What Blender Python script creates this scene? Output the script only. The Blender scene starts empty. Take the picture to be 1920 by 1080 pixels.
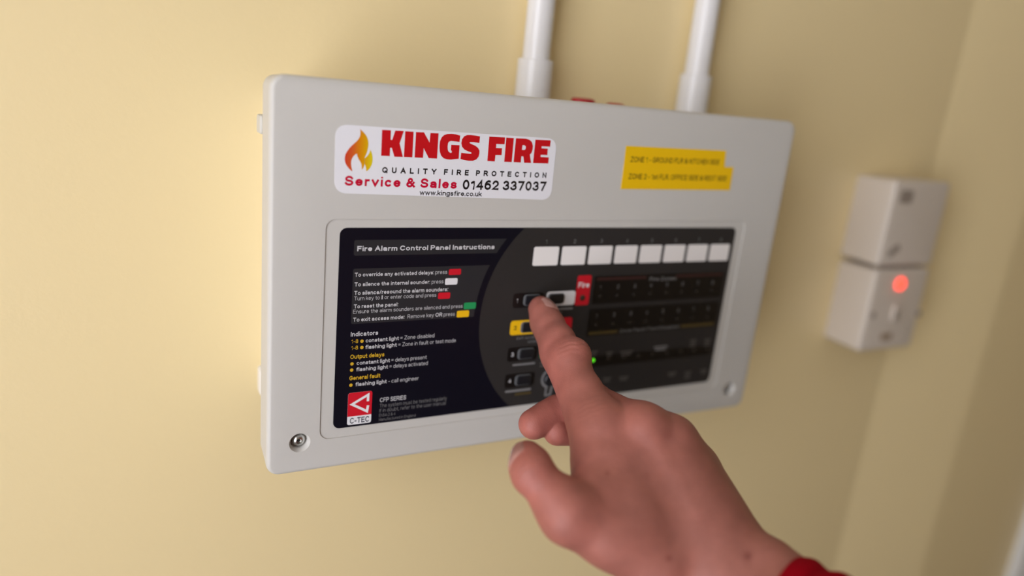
import bpy, bmesh, math
import numpy as np
from mathutils import Vector, Matrix
from mathutils.bvhtree import BVHTree

# ---------------------------------------------------------------- camera
# pose solved from the panel's rectangle: panel axes -> camera axes (x right, y down, z forward)
RC = np.array([[0.8864163277717361, 0.0967195731579907, 0.4526714239134232],
               [-0.03827466735951617, -0.9592632491441325, 0.2799090364385547],
               [0.46130374342529284, -0.2654417883634336, -0.8466046971829494]])
TC = np.array([-0.11023406947893162, 0.08707012939473109, 0.45342180590436987])
FPX = 1380.0
Z0 = 1.45            # height of the fascia's lower edge above the floor
DEP = 0.095          # front of the panel lies this far from the wall

def W3(x, y, off=0.0):
    """panel coordinates (right, up, out of the lid's front) -> world"""
    return Vector((x, -(DEP + off), Z0 + y))

def cam2world(p):
    q = (np.asarray(p) - TC) @ RC
    return np.stack([q[..., 0], -(DEP + q[..., 2]), Z0 + q[..., 1]], -1)

def px2cam(u, v, z):
    return np.array([(u - 960) / FPX * z, (v - 540) / FPX * z, z])

CAMP = -RC.T @ TC

def pp(u, v, off=0.0):
    """pixel -> panel coordinates on the plane parallel to the lid at offset off"""
    d = RC.T @ np.array([(u - 960) / FPX, (v - 540) / FPX, 1.0])
    s = (off - CAMP[2]) / d[2]
    q = CAMP + s * d
    return q[0], q[1]

scene = bpy.context.scene
COL = scene.collection
cd = bpy.data.cameras.new('camera')
cam = bpy.data.objects.new('camera', cd)
COL.objects.link(cam)
scene.camera = cam
cd.sensor_fit = 'HORIZONTAL'
cd.sensor_width = 36.0
cd.lens = FPX / 1920 * 36.0
cd.clip_start = 0.01
ax = lambda v: Vector((v[0], -v[2], v[1]))
m = Matrix.Identity(4)
for i, v in enumerate((RC[0], -RC[1], -RC[2])):
    w = ax(v)
    for j in range(3):
        m[j][i] = w[j]
for j, c in enumerate(W3(CAMP[0], CAMP[1], CAMP[2])):
    m[j][3] = c
cam.matrix_world = m
cd.dof.use_dof = True
cd.dof.focus_distance = 0.442
cd.dof.aperture_fstop = 1.9

# ---------------------------------------------------------------- world, daylight, exposure
world = bpy.data.worlds.new('overcast_sky')
scene.world = world
world.use_nodes = True
bg = world.node_tree.nodes['Background']
bg.inputs[0].default_value = (0.80, 0.88, 1.0, 1)
bg.inputs[1].default_value = 1.0
vs = scene.view_settings
vs.view_transform = 'Standard'
vs.look = 'None'
vs.gamma = 1.0
vs.use_curve_mapping = False
vs.exposure = 0.0

WIN_Y0, WIN_Y1, WIN_Z0, WIN_Z1 = -1.30, -0.30, 0.85, 2.25   # window opening in the left wall
XL = -0.60                                                   # inner face of the left wall
ld = bpy.data.lights.new('window_daylight', 'AREA')
ld.shape = 'RECTANGLE'
ld.size = WIN_Z1 - WIN_Z0
ld.size_y = WIN_Y1 - WIN_Y0
ld.energy = 21.5
ld.color = (0.98, 0.985, 1.07)
lo = bpy.data.objects.new('window_daylight', ld)
COL.objects.link(lo)
lo.location = (XL - 0.20, (WIN_Y0 + WIN_Y1) / 2, (WIN_Z0 + WIN_Z1) / 2)
lo.rotation_euler = (0, math.radians(-90), 0)

# ---------------------------------------------------------------- materials
def mat(name, col, rough=0.5, metal=0.0, spec=0.5, bump=None, var=None, emit=None, coat=0.0, sss=0.0):
    """principled material; bump=(scale,strength,detail); var=(scale,amount) small colour mottling"""
    M = bpy.data.materials.new(name)
    M.use_nodes = True
    nt = M.node_tree
    b = nt.nodes['Principled BSDF']
    b.inputs['Base Color'].default_value = (*col, 1)
    b.inputs['Roughness'].default_value = rough
    b.inputs['Metallic'].default_value = metal
    b.inputs['Specular IOR Level'].default_value = spec
    b.inputs['Coat Weight'].default_value = coat
    if emit:
        b.inputs['Emission Color'].default_value = (*emit[0], 1)
        b.inputs['Emission Strength'].default_value = emit[1]
    tc = nt.nodes.new('ShaderNodeTexCoord')
    if var:
        n = nt.nodes.new('ShaderNodeTexNoise')
        n.inputs['Scale'].default_value = var[0]
        n.inputs['Detail'].default_value = 4
        nt.links.new(tc.outputs['Object'], n.inputs['Vector'])
        mx = nt.nodes.new('ShaderNodeMix')
        mx.data_type = 'RGBA'
        a = var[1]
        mx.inputs[6].default_value = (*[c * (1 - a) for c in col], 1)
        mx.inputs[7].default_value = (*[min(1, c * (1 + a)) for c in col], 1)
        nt.links.new(n.outputs['Fac'], mx.inputs[0])
        nt.links.new(mx.outputs[2], b.inputs['Base Color'])
    if bump:
        n = nt.nodes.new('ShaderNodeTexNoise')
        n.inputs['Scale'].default_value = bump[0]
        n.inputs['Detail'].default_value = bump[2]
        nt.links.new(tc.outputs['Object'], n.inputs['Vector'])
        bp = nt.nodes.new('ShaderNodeBump')
        bp.inputs['Strength'].default_value = bump[1]
        bp.inputs['Distance'].default_value = 0.001
        nt.links.new(n.outputs['Fac'], bp.inputs['Height'])
        nt.links.new(bp.outputs['Normal'], b.inputs['Normal'])
    return M

WALL = (0.90, 0.73, 0.405)
M = {
    'wall': mat('cream_wall_paint', WALL, 0.38, spec=0.6, bump=(260, 0.12, 3), var=(2.2, 0.02)),
    'white_paint': mat('white_gloss_paint', (0.78, 0.77, 0.74), 0.3),
    'floor': mat('brown_carpet', (0.16, 0.12, 0.09), 0.95, bump=(900, 0.6, 2)),
    'ceiling': mat('white_ceiling_paint', (0.80, 0.79, 0.76), 0.8),
    'lid': mat('light_grey_moulded_plastic', (0.575, 0.553, 0.512), 0.48, bump=(1800, 0.05, 2)),
    'box': mat('grey_back_box_plastic', (0.62, 0.60, 0.55), 0.5),
    'black': mat('overlay_blue_black', (0.0045, 0.0042, 0.0095), 0.42, spec=0.2),
    'grey': mat('overlay_dark_grey', (0.0310, 0.0275, 0.0260), 0.42, spec=0.15),
    'plate': mat('overlay_plate_grey', (0.024, 0.024, 0.0265), 0.42, spec=0.28),
    'row': mat('overlay_row_black', (0.0085, 0.0065, 0.006), 0.35, spec=0.28),
    'print': mat('overlay_white_print', (0.60, 0.59, 0.60), 0.5),
    'dim': mat('overlay_grey_print', (0.20, 0.195, 0.195), 0.5),
    'faint': mat('overlay_faint_print', (0.085, 0.075, 0.07), 0.5),
    'yprint': mat('overlay_yellow_print', (0.66, 0.40, 0.02), 0.5),
    'yfaint': mat('overlay_dull_yellow_print', (0.075, 0.05, 0.012), 0.5),
    'rfaint': mat('overlay_dull_red_print', (0.040, 0.011, 0.011), 0.5),
    'red': mat('overlay_red', (0.62, 0.008, 0.022), 0.42),
    'green': mat('overlay_green', (0.012, 0.30, 0.09), 0.42),
    'yellow': mat('overlay_yellow', (0.86, 0.50, 0.006), 0.42),
    'white': mat('overlay_white', (0.80, 0.79, 0.80), 0.42),
    'cardw': mat('zone_card_white', (0.86, 0.82, 0.79), 0.35),
    'key': mat('button_key_black', (0.010, 0.010, 0.013), 0.35),
    'ring': mat('button_ring_grey', (0.13, 0.135, 0.14), 0.4),
    'navy': mat('overlay_navy_ink', (0.020, 0.026, 0.045), 0.5),
    'sticker': mat('white_vinyl_sticker', (0.82, 0.81, 0.84), 0.22),
    'sred': mat('sticker_red_ink', (0.56, 0.006, 0.012), 0.25),
    'scrim': mat('sticker_crimson_ink', (0.56, 0.004, 0.035), 0.25),
    'sblack': mat('sticker_black_ink', (0.012, 0.010, 0.012), 0.25),
    'tape': mat('yellow_label_tape', (0.87, 0.53, 0.004), 0.35),
    'tapeink': mat('tape_black_ink', (0.05, 0.033, 0.006), 0.5),
    'steel': mat('zinc_plated_steel', (0.62, 0.62, 0.60), 0.28, metal=1.0),
    'dark': mat('dark_recess', (0.02, 0.02, 0.02), 0.6),
    'pvc': mat('white_conduit_pvc', (0.80, 0.785, 0.78), 0.25),
    'redpvc': mat('red_gland_plastic', (0.42, 0.012, 0.02), 0.4),
    'whitep': mat('white_plug_plastic', (0.82, 0.80, 0.78), 0.35),
    'acc': mat('aged_white_accessory_plastic', (0.68, 0.60, 0.515), 0.38),
    'mark': mat('grey_moulded_mark', (0.32, 0.265, 0.22), 0.5),
    'brown': mat('brown_stain_mark', (0.36, 0.26, 0.18), 0.5),
    'neon': mat('lit_red_neon', (0.8, 0.05, 0.02), 0.3, emit=((1.0, 0.05, 0.03), 3.0)),
    'ledg': mat('lit_green_led', (0.1, 0.5, 0.02), 0.3, emit=((0.12, 0.9, 0.02), 0.8)),
    'led': mat('unlit_led', (0.035, 0.030, 0.026), 0.25),
    'ledhole': mat('unlit_fire_led', (0.05, 0.035, 0.025), 0.25),
}

# orange-red to yellow gradient of the printed flame (a colour of the print itself)
def flame_mat():
    F = mat('sticker_flame_ink', (0.8, 0.3, 0.03), 0.25)
    nt = F.node_tree
    b = nt.nodes['Principled BSDF']
    tc = nt.nodes.new('ShaderNodeTexCoord')
    sx = nt.nodes.new('ShaderNodeSeparateXYZ')
    nt.links.new(tc.outputs['Object'], sx.inputs[0])
    ma = nt.nodes.new('ShaderNodeMapRange')
    ma.inputs[1].default_value = pp(646, 290)[0]
    ma.inputs[2].default_value = pp(698, 290)[0]
    nt.links.new(sx.outputs['X'], ma.inputs[0])
    r = nt.nodes.new('ShaderNodeValToRGB')
    e = r.color_ramp.elements
    e[0].position = 0.0
    e[0].color = (0.62, 0.045, 0.022, 1)
    e[1].position = 1.0
    e[1].color = (0.74, 0.60, 0.012, 1)
    x = e.new(0.30); x.color = (0.66, 0.115, 0.022, 1)
    x = e.new(0.50); x.color = (0.70, 0.215, 0.005, 1)
    x = e.new(0.75); x.color = (0.72, 0.36, 0.003, 1)
    nt.links.new(ma.outputs[0], r.inputs[0])
    nt.links.new(r.outputs[0], b.inputs['Base Color'])
    return F
M['flame'] = flame_mat()

def glass_mat():
    G = bpy.data.materials.new('window_glass')
    G.use_nodes = True
    nt = G.node_tree
    nt.nodes.clear()
    o = nt.nodes.new('ShaderNodeOutputMaterial')
    mx = nt.nodes.new('ShaderNodeMixShader')
    t = nt.nodes.new('ShaderNodeBsdfTransparent')
    g = nt.nodes.new('ShaderNodeBsdfGlossy')
    g.inputs['Roughness'].default_value = 0.02
    mx.inputs[0].default_value = 0.06
    nt.links.new(t.outputs[0], mx.inputs[1])
    nt.links.new(g.outputs[0], mx.inputs[2])
    nt.links.new(mx.outputs[0], o.inputs[0])
    return G
M['glass'] = glass_mat()

# ---------------------------------------------------------------- helpers
def new_obj(name, me, material=None, parent=None, smooth=False):
    o = bpy.data.objects.new(name, me)
    COL.objects.link(o)
    if material is not None:
        me.materials.clear()
        me.materials.append(material)
    if smooth:
        me.polygons.foreach_set('use_smooth', [True] * len(me.polygons))
    if parent is not None:
        put(o, parent)
    return o

def put(o, parent):
    """parent without moving"""
    o.parent = parent
    if parent.parent is None:          # a part's own world matrix is the identity, a root's is its location
        o.matrix_parent_inverse = parent.matrix_basis.inverted()

def root(name, loc, label, cat, group=None):
    o = bpy.data.objects.new(name, None)
    o.empty_display_size = 0.02
    COL.objects.link(o)
    o.location = loc
    o['label'] = label
    o['category'] = cat
    if group:
        o['group'] = group
    return o

def from_bm(name, bm, material, parent=None, smooth=False):
    me = bpy.data.meshes.new(name)
    bmesh.ops.recalc_face_normals(bm, faces=bm.faces)
    bm.to_mesh(me)
    bm.free()
    return new_obj(name, me, material, parent, smooth)

def bm_box(bm, x0, x1, y0, y1, z0, z1):
    r = bmesh.ops.create_cube(bm, size=1.0)
    for v in r['verts']:
        v.co = Vector((x0 + (v.co.x + .5) * (x1 - x0), y0 + (v.co.y + .5) * (y1 - y0), z0 + (v.co.z + .5) * (z1 - z0)))
    return r['verts']

def rrect(x0, y0, x1, y1, r, n=6):
    pts = []
    for cx, cy, a in ((x1 - r, y1 - r, 0), (x0 + r, y1 - r, 90), (x0 + r, y0 + r, 180), (x1 - r, y0 + r, 270)):
        for i in range(n + 1):
            t = math.radians(a + 90 * i / n)
            pts.append((cx + r * math.cos(t), cy + r * math.sin(t)))
    return pts

def inset_rrect(x0, y0, x1, y1, r, d, n=6):
    return rrect(x0 + d, y0 + d, x1 - d, y1 - d, max(r - d, 0.0002), n)

def loft(name, rings, material, parent=None, smooth=False, cap0=True, cap1=True):
    """rings: lists of world points with equal counts"""
    bm = bmesh.new()
    vs_ = [[bm.verts.new(p) for p in ring] for ring in rings]
    n = len(rings[0])
    for a, b in zip(vs_[:-1], vs_[1:]):
        for i in range(n):
            bm.faces.new((a[i], a[(i + 1) % n], b[(i + 1) % n], b[i]))
    if cap0:
        bm.faces.new(vs_[0][::-1])
    if cap1:
        bm.faces.new(vs_[-1])
    o = from_bm(name, bm, material, parent)
    if smooth:
        shade_auto(o)
    return o

def shade_auto(o, deg=35):
    me = o.data
    me.polygons.foreach_set('use_smooth', [True] * len(me.polygons))
    bm = bmesh.new()
    bm.from_mesh(me)
    lim = math.radians(deg)
    for e in bm.edges:
        e.smooth = not (len(e.link_faces) == 2 and e.calc_face_angle(0) > lim)
    bm.to_mesh(me)
    bm.free()

def slab(name, pts, off0, off1, material, parent, bevel=0.0, smooth=True):
    """plate with outline pts (panel coords), from offset off0 out to off1"""
    rings = [[W3(x, y, off0) for x, y in pts]]
    if bevel:
        c = np.mean(np.array(pts), 0)
        def ins(d):
            # inset a convex outline along its normals
            P = np.array(pts)
            nx = np.roll(P, -1, 0) - np.roll(P, 1, 0)
            nrm = np.stack([nx[:, 1], -nx[:, 0]], -1)
            nrm /= np.linalg.norm(nrm, axis=1)[:, None] + 1e-12
            s = np.sign(((P - c) * nrm).sum())
            return P - nrm * d * s
        for a in (0, 22.5, 45, 67.5, 90):
            t = math.radians(a)
            Q = ins(bevel * (1 - math.cos(t)))
            rings.append([W3(x, y, off1 - bevel + bevel * math.sin(t)) for x, y in Q])
    else:
        rings.append([W3(x, y, off1) for x, y in pts])
    return loft(name, rings, material, parent, smooth)

def flat(name, polys, off, material, parent):
    """filled flat print: outer outlines and holes (panel coords)"""
    cu = bpy.data.curves.new(name, 'CURVE')
    cu.dimensions = '2D'
    cu.fill_mode = 'FRONT'
    for P in polys:
        sp = cu.splines.new('POLY')
        sp.points.add(len(P) - 1)
        for q, (x, y) in zip(sp.points, P):
            q.co = (x, y, 0, 1)
        sp.use_cyclic_u = True
    t = bpy.data.objects.new(name, cu)
    COL.objects.link(t)
    me = bpy.data.meshes.new_from_object(t)
    bpy.data.objects.remove(t)
    bpy.data.curves.remove(cu)
    me.name = name
    for v in me.vertices:
        v.co = W3(v.co.x, v.co.y, off)
    return new_obj(name, me, material, parent)

def cyl_rings(cx, cy, prof, n=28):
    """prof: (radius, offset) pairs around an axis out of the lid"""
    return [[W3(cx + r * math.cos(2 * math.pi * i / n), cy + r * math.sin(2 * math.pi * i / n), o) for i in range(n)] for r, o in prof]

# ---------------------------------------------------------------- stroke lettering (grotesque, built from strokes)
GLY = {
 'A': (60, '0,0 30,72 60,0|11,24 49,24'), 'B': (50, '0,0 0,72 28,72 o28,55,18,17,90,-90 0,38|28,38 o30,19,20,19,90,-90 0,0'),
 'C': (58, 'o31,36,31,36,45,315'), 'D': (54, '0,0 0,72 22,72 o22,36,32,36,90,-90 0,0'),
 'E': (46, '46,72 0,72 0,0 46,0|0,38 42,38'), 'F': (44, '44,72 0,72 0,0|0,36 38,36'),
 'G': (60, 'o31,36,31,36,45,315 59,12 59,34 34,34'), 'H': (52, '0,0 0,72|52,0 52,72|0,38 52,38'), 'I': (0, '0,0 0,72'),
 'K': (52, '0,0 0,72|52,72 0,24|18,41 54,0'), 'L': (42, '0,72 0,0 42,0'), 'M': (60, '0,0 0,72 30,6 60,72 60,0'),
 'N': (52, '0,0 0,72 52,0 52,72'), 'O': (64, 'o32,36,32,36,0,360'), 'P': (48, '0,0 0,72 28,72 o28,52,20,20,90,-90 0,32'),
 'Q': (64, 'o32,36,32,36,0,360|40,18 62,-2'), 'R': (52, '0,0 0,72 30,72 o30,53,20,19,90,-90 0,34|26,34 52,0'),
 'S': (50, 'o25,54,23,18,18,262 o25,18,25,18,82,-165'), 'T': (52, '0,72 52,72|26,72 26,0'),
 'U': (50, '0,72 0,22 o25,22,25,22,180,360 50,72'), 'V': (58, '0,72 29,0 58,72'), 'W': (84, '0,72 20,0 42,72 64,0 84,72'),
 'X': (54, '0,72 54,0|54,72 0,0'), 'J': (36, '36,72 36,20 o18,20,18,20,0,-180'), 'Y': (58, '0,72 29,32 58,72|29,32 29,0'), 'Z': (52, '2,72 50,72 0,0 52,0'),
 'a': (42, 'o20,35,19,17,155,0 40,0|40,29 17,27 o17,14,17,13.5,90,270 24,1 40,11'), 'b': (42, '0,0 0,72|o21,26,21,26,0,360'),
 'c': (40, 'o21,26,21,26,50,310'), 'd': (42, '42,0 42,72|o21,26,21,26,0,360'), 'e': (42, '0,27 42,27 o21,26,21,26,0,315'),
 'f': (24, '10,0 10,58 o22,58,12,14,180,90 26,72|0,50 24,50'), 'g': (42, '42,52 42,-6 o21,-6,21,14,0,-160|o21,26,21,26,0,360'),
 'h': (40, '0,0 0,72|0,30 o20,31,20,21,180,0 40,0'), 'i': (0, '0,0 0,52|0,67 0,72'), 'k': (38, '0,0 0,72|36,52 0,18|13,30 38,0'),
 'l': (0, '0,0 0,72'), 'm': (66, '0,0 0,52|0,32 o16.5,34,16.5,18,180,0 33,0|33,32 o49.5,34,16.5,18,180,0 66,0'),
 'n': (40, '0,0 0,52|0,30 o20,31,20,21,180,0 40,0'), 'o': (44, 'o22,26,22,26,0,360'), 'p': (42, '0,-20 0,52|o21,26,21,26,0,360'),
 'r': (22, '0,0 0,52|0,28 o18,30,18,22,180,75'), 's': (38, 'o19,38.5,17,13.5,20,262 o19,13,19,13,82,-160'),
 't': (24, '10,66 10,14 o22,14,12,14,180,270 26,0|0,50 24,50'), 'u': (40, '0,52 0,21 o20,21,20,21,180,360|40,52 40,0'),
 'v': (42, '0,52 21,0 42,52'), 'w': (64, '0,52 16,0 32,52 48,0 64,52'), 'x': (40, '0,52 40,0|40,52 0,0'),
 'y': (42, '42,52 17,-14 8,-20 1,-19|0,52 22,0'), 'z': (38, '2,52 37,52 0,0 38,0'),
 '0': (46, 'o23,36,23,36,0,360'), '1': (26, '2,54 20,68 20,72 20,0'), '2': (46, 'o23,50,22,22,170,-38 0,0 46,0'),
 '3': (46, 'o22,54,20,18,155,-80 o22,19,24,19,80,-160'), '4': (48, '36,0 36,72 0,20 48,20'),
 '5': (46, '42,72 8,72 4,36 o22,23,23,23,130,-155'), '6': (46, 'o23,23,23,23,0,360|0,26 o30,32,30,40,182,70'),
 '7': (46, '0,72 46,72 17,0'), '8': (46, 'o23,54,19,18,0,360|o23,19,23,19,0,360'),
 '&': (58, '58,0 13,50 o26,57,14,15,205,-40 10,28 o21,19,20,19,140,325 54,36'), '-': (22, '0,27 22,27'), '=': (42, '0,46 42,46|0,24 42,24'),
 ':': (0, '0,0 0,3|0,46 0,52'), '.': (0, '0,0 0,3'), ',': (4, '4,3 0,-12'), '/': (24, '0,0 24,72'), '"': (12, '0,60 0,72'),
}

def glyph_strokes(ch):
    w, d = GLY[ch]
    out = []
    for part in d.split('|'):
        pts = []
        for tok in part.split():
            if tok[0] == 'o':
                cx, cy, rx, ry, a0, a1 = map(float, tok[1:].split(','))
                n = max(4, int(abs(a1 - a0) / 18))
                for i in range(n + 1):
                    t = math.radians(a0 + (a1 - a0) * i / n)
                    pts.append((cx + rx * math.cos(t), cy + ry * math.sin(t)))
            else:
                pts.append(tuple(map(float, tok.split(','))))
        cl = [pts[0]]
        for p in pts[1:]:
            if math.hypot(p[0] - cl[-1][0], p[1] - cl[-1][1]) > 0.6:
                cl.append(p)
        out.append(cl)
    return w, out

def ribbon(pts, w):
    """centre line -> left and right outline points with mitred joints"""
    P = np.array(pts)
    closed = len(P) > 4 and np.hypot(*(P[0] - P[-1])) < 1.0
    if not closed:                                    # square caps
        a = P[0] - P[1]; P[0] = P[0] + a / np.hypot(*a) * w / 2
        a = P[-1] - P[-2]; P[-1] = P[-1] + a / np.hypot(*a) * w / 2
    L, Rr = [], []
    n = len(P)
    for i in range(n):
        if closed:
            d0 = P[i] - P[i - 1] if i > 0 else P[-1] - P[-2]
            d1 = P[i + 1] - P[i] if i < n - 1 else P[1] - P[0]
        else:
            d0 = P[i] - P[i - 1] if i > 0 else P[1] - P[0]
            d1 = P[i + 1] - P[i] if i < n - 1 else d0
        d0 = d0 / np.hypot(*d0); d1 = d1 / np.hypot(*d1)
        n0 = np.array([-d0[1], d0[0]]); n1 = np.array([-d1[1], d1[0]])
        mm = n0 + n1
        l = np.hypot(*mm)
        mm = mm / l if l > 1e-6 else n0
        k = min(1.0 / max(mm @ n0, 0.25), 2.2)
        L.append(P[i] + mm * w / 2 * k)
        Rr.append(P[i] - mm * w / 2 * k)
    return L, Rr

def ymap(b, wt, low):
    if b < 0:
        return b + wt / 2
    if not low:
        return b * (72 - wt) / 72 + wt / 2
    if b <= 52:
        return wt / 2 + b * (52 - wt) / 52
    return 52 - wt / 2 + (b - 52)

def text_geo(s, wt, track):
    """list of quads (4 points each) in glyph units, and total width"""
    quads = []
    x = 0.0
    for ch in s:
        if ch == ' ':
            x += 27 + track * 0.6
            continue
        w, st = glyph_strokes(ch)
        if ch == 'i':                                 # stem and a separate dot
            for y0, y1 in ((0, 52), (72 - min(wt, 11), 72)):
                quads.append(((x, y0), (x + wt, y0), (x + wt, y1), (x, y1)))
            st = []
        adv = w + wt
        fx = (lambda v: wt / 2 + v)
        for pts in st:
            q = [(x + fx(a), ymap(b, wt, ch.islower())) for a, b in pts]
            L, Rr = ribbon(q, wt)
            for i in range(len(L) - 1):
                quads.append((L[i], L[i + 1], Rr[i + 1], Rr[i]))
        x += adv + 10 + track
    return quads, x - 10 - track

def text(s, p0, p1, cap_px, wt, material, parent, off, track=0.0, name='lettering', level=False):
    """line of lettering from pixel p0 to pixel p1 (baseline ends) on the lid"""
    a = np.array(pp(*p0)); b = np.array(pp(*p1))
    if level:
        ym = (a[1] + b[1]) / 2
        a[1] = b[1] = ym
    c = np.array(pp(p0[0], p0[1] - cap_px))
    cap = abs(c[1] - np.array(pp(*p0))[1])
    return text_mm(s, a, b, cap, wt, material, parent, off, track, name)

def text_mm(s, a, b, cap, wt, material, parent, off, track=0.0, name='lettering'):
    a = np.asarray(a, float); b = np.asarray(b, float)
    quads, wd = text_geo(s, wt, track)
    ex = (b - a) / wd
    d = (b - a) / np.hypot(*(b - a))
    ey = np.array([-d[1], d[0]]) * cap / 72.0
    V, F = [], []
    for q in quads:
        i = len(V)
        for (x, y) in q:
            p = a + ex * x + ey * y
            V.append(W3(p[0], p[1], off + (len(F) % 32) * 1.6e-6))   # strokes overlap: keep them from being coplanar
        F.append((i, i + 1, i + 2, i + 3))
    me = bpy.data.meshes.new(name)
    me.from_pydata(V, [], F)
    return new_obj(name, me, material, parent)

# ================================================================ the room
def struct(o):
    o['kind'] = 'structure'
    return o

H = 2.45
XR, YB = 2.6, -4.0
XC = 0.668                     # inner corner where the boxed-in pier starts

def boxes(name, lst, material, parent=None):
    bm = bmesh.new()
    for b in lst:
        bm_box(bm, *b)
    return from_bm(name, bm, material, parent)

struct(boxes('floor', [(XL - .2, XR + .2, YB - .2, .2, -.1, 0)], M['floor']))
struct(boxes('ceiling', [(XL - .2, XR + .2, YB - .2, .2, H, H + .1)], M['ceiling']))
struct(boxes('wall_back', [(XL - .2, XR + .2, 0, .15, 0, H)], M['wall']))
# boxed-in pier: its left face is splayed back to the wall, its front stands proud
def pier():
    y, x1 = -0.030, 0.807
    r = 0.006
    pts = [(XC, .0)]
    d = Vector((x1 - XC, y)).normalized()
    n = 5
    p0 = Vector((x1, y)) - d * r
    p1 = Vector((x1 + r, y))
    for i in range(n + 1):
        t = i / n
        q = p0 * (1 - t) ** 2 + Vector((x1, y)) * 2 * t * (1 - t) + p1 * t * t
        pts.append((q.x, q.y))
    pts += [(XR + .2, y), (XR + .2, .0)]
    return struct(loft('wall_pier', [[Vector((x, yy, 0)) for x, yy in pts], [Vector((x, yy, H)) for x, yy in pts]], M['wall'], None, True))
pier()
struct(boxes('wall_right', [(XR, XR + .15, YB, -.03, 0, H)], M['wall']))
struct(boxes('wall_front', [(XL - .2, XR + .2, YB - .15, YB, 0, H)], M['wall']))
struct(boxes('wall_left', [(XL - .2, XL, YB, WIN_Y0, 0, H), (XL - .2, XL, WIN_Y1, 0, 0, H),
                           (XL - .2, XL, WIN_Y0, WIN_Y1, 0, WIN_Z0), (XL - .2, XL, WIN_Y0, WIN_Y1, WIN_Z1, H)], M['wall']))
wn = struct(boxes('window_1', [(XL - .16, XL - .10, WIN_Y0, WIN_Y1, WIN_Z0, WIN_Z0 + .05), (XL - .16, XL - .10, WIN_Y0, WIN_Y1, WIN_Z1 - .05, WIN_Z1),
                               (XL - .16, XL - .10, WIN_Y0, WIN_Y0 + .05, WIN_Z0 + .05, WIN_Z1 - .05), (XL - .16, XL - .10, WIN_Y1 - .05, WIN_Y1, WIN_Z0 + .05, WIN_Z1 - .05)], M['white_paint']))
boxes('pane', [(XL - .132, XL - .128, WIN_Y0 + .05, WIN_Y1 - .05, WIN_Z0 + .05, WIN_Z1 - .05)], M['glass'], wn)
boxes('window_sill', [(XL - .10, XL + .06, WIN_Y0 - .03, WIN_Y1 + .03, WIN_Z0 - .03, WIN_Z0)], M['white_paint'], wn)

def architrave():
    x0, x1, y = 1.030, 1.098, -0.030
    prof = [(x0, y), (x0, y - .010), (x0 + .004, y - .014), (x0 + .02, y - .015), (x0 + .026, y - .018), (x1 - .004, y - .018), (x1, y - .015), (x1, y)]
    o = loft('trim_1', [[Vector((a, b, 0)) for a, b in prof], [Vector((a, b, 2.06)) for a, b in prof]], M['white_paint'], None, True)
    return struct(o)
architrave()
dr = struct(boxes('door_1', [(1.100, 1.89, -.036, -.0305, 0, 2.03)], M['white_paint']))
boxes('door_panel', [(1.18, 1.81, -.039, -.036, .2, .95), (1.18, 1.81, -.039, -.036, 1.1, 1.9)], M['white_paint'], dr)

# ================================================================ fire alarm panel
PANEL = root('fire_alarm_panel', (W3(0.153, -0.026).x, 0, W3(0, -0.026).z),
             'light grey fire alarm control panel with black instruction fascia screwed to the cream wall', 'alarm panel')
LX0, LX1, LY0, LY1 = -0.0392, 0.3462, -0.0268, 0.2083        # lid outline
FX0, FX1, FY0, FY1 = -0.0082, 0.3118, -0.0062, 0.1317        # recess round the fascia
OW, OH = 0.3034, 0.12645                                     # printed overlay

# --- lid: moulded cover with rounded edges, recess and two counterbored screw holes
def make_lid():
    rings = []
    R0, rb = 0.0080, 0.0032
    def ring(d, off, n=8):
        return [W3(x, y, off) for x, y in inset_rrect(LX0, LY0, LX1, LY1, R0, d, n)]
    rings.append(ring(0.0030, -0.030))
    rings.append(ring(0.0012, -0.030))
    rings.append(ring(0.0012, -0.0295))
    rings.append(ring(0.0006, -0.015))
    for i in range(7):
        t = math.radians(15 * i)
        rings.append(ring(rb * 0.8 * (1 - math.cos(t)), -rb + rb * math.sin(t)))
    lid = loft('lid', rings, M['lid'])
    cut = [slab('cut', rrect(FX0, FY0, FX1, FY1, 0.006), -0.0006, 0.004, None, None, smooth=False)]
    for sx, sy in SCR:
        cut.append(loft('cut', cyl_rings(sx, sy, [(0.0050, -0.0062), (0.0052, -0.0018), (0.0064, 0.0001), (0.0064, 0.004)]), None))
    for c in cut:
        md = lid.modifiers.new('b', 'BOOLEAN')
        md.operation = 'DIFFERENCE'
        md.object = c
        md.solver = 'EXACT'
    dg = bpy.context.evaluated_depsgraph_get()
    me = bpy.data.meshes.new_from_object(lid.evaluated_get(dg))
    lid.modifiers.clear()
    old = lid.data
    lid.data = me
    me.name = 'lid'
    bpy.data.meshes.remove(old)
    me.materials.clear()
    me.materials.append(M['lid'])
    for c in cut:
        bpy.data.objects.remove(c)
    shade_auto(lid, 30)
    put(lid, PANEL)
    return lid
SCR = [(-0.0200, -0.0062), (0.3275, -0.0095)]
LID = make_lid()

# --- back box behind the lid
def ring_b(d, off):
    return [W3(x, y, off) for x, y in rrect(LX0 + d, LY0 + d, LX1 - d, LY1 - d, 0.006)]
loft('back_box', [ring_b(0.0145, -DEP + .0002), ring_b(0.0120, -0.0302)], M['box'], PANEL, True)

# --- screws
for sx, sy in SCR:
    s = loft('screw', cyl_rings(sx, sy, [(0.0041, -0.0061), (0.0041, -0.0045), (0.0037, -0.0032), (0.0026, -0.0023), (0.00165, -0.0020), (0.00165, -0.0036)]), M['steel'], PANEL, True)
    n = 6
    pts = [(sx + r * math.cos(2 * math.pi * i / 12), sy + r * math.sin(2 * math.pi * i / 12)) for i in range(12) for r in [(0.0015 if i % 2 else 0.0009)]]
    flat('drive_recess', [pts], -0.00345, M['dark'], s)
    s['label'] = 'zinc screw sunk in a round recess'

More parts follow.
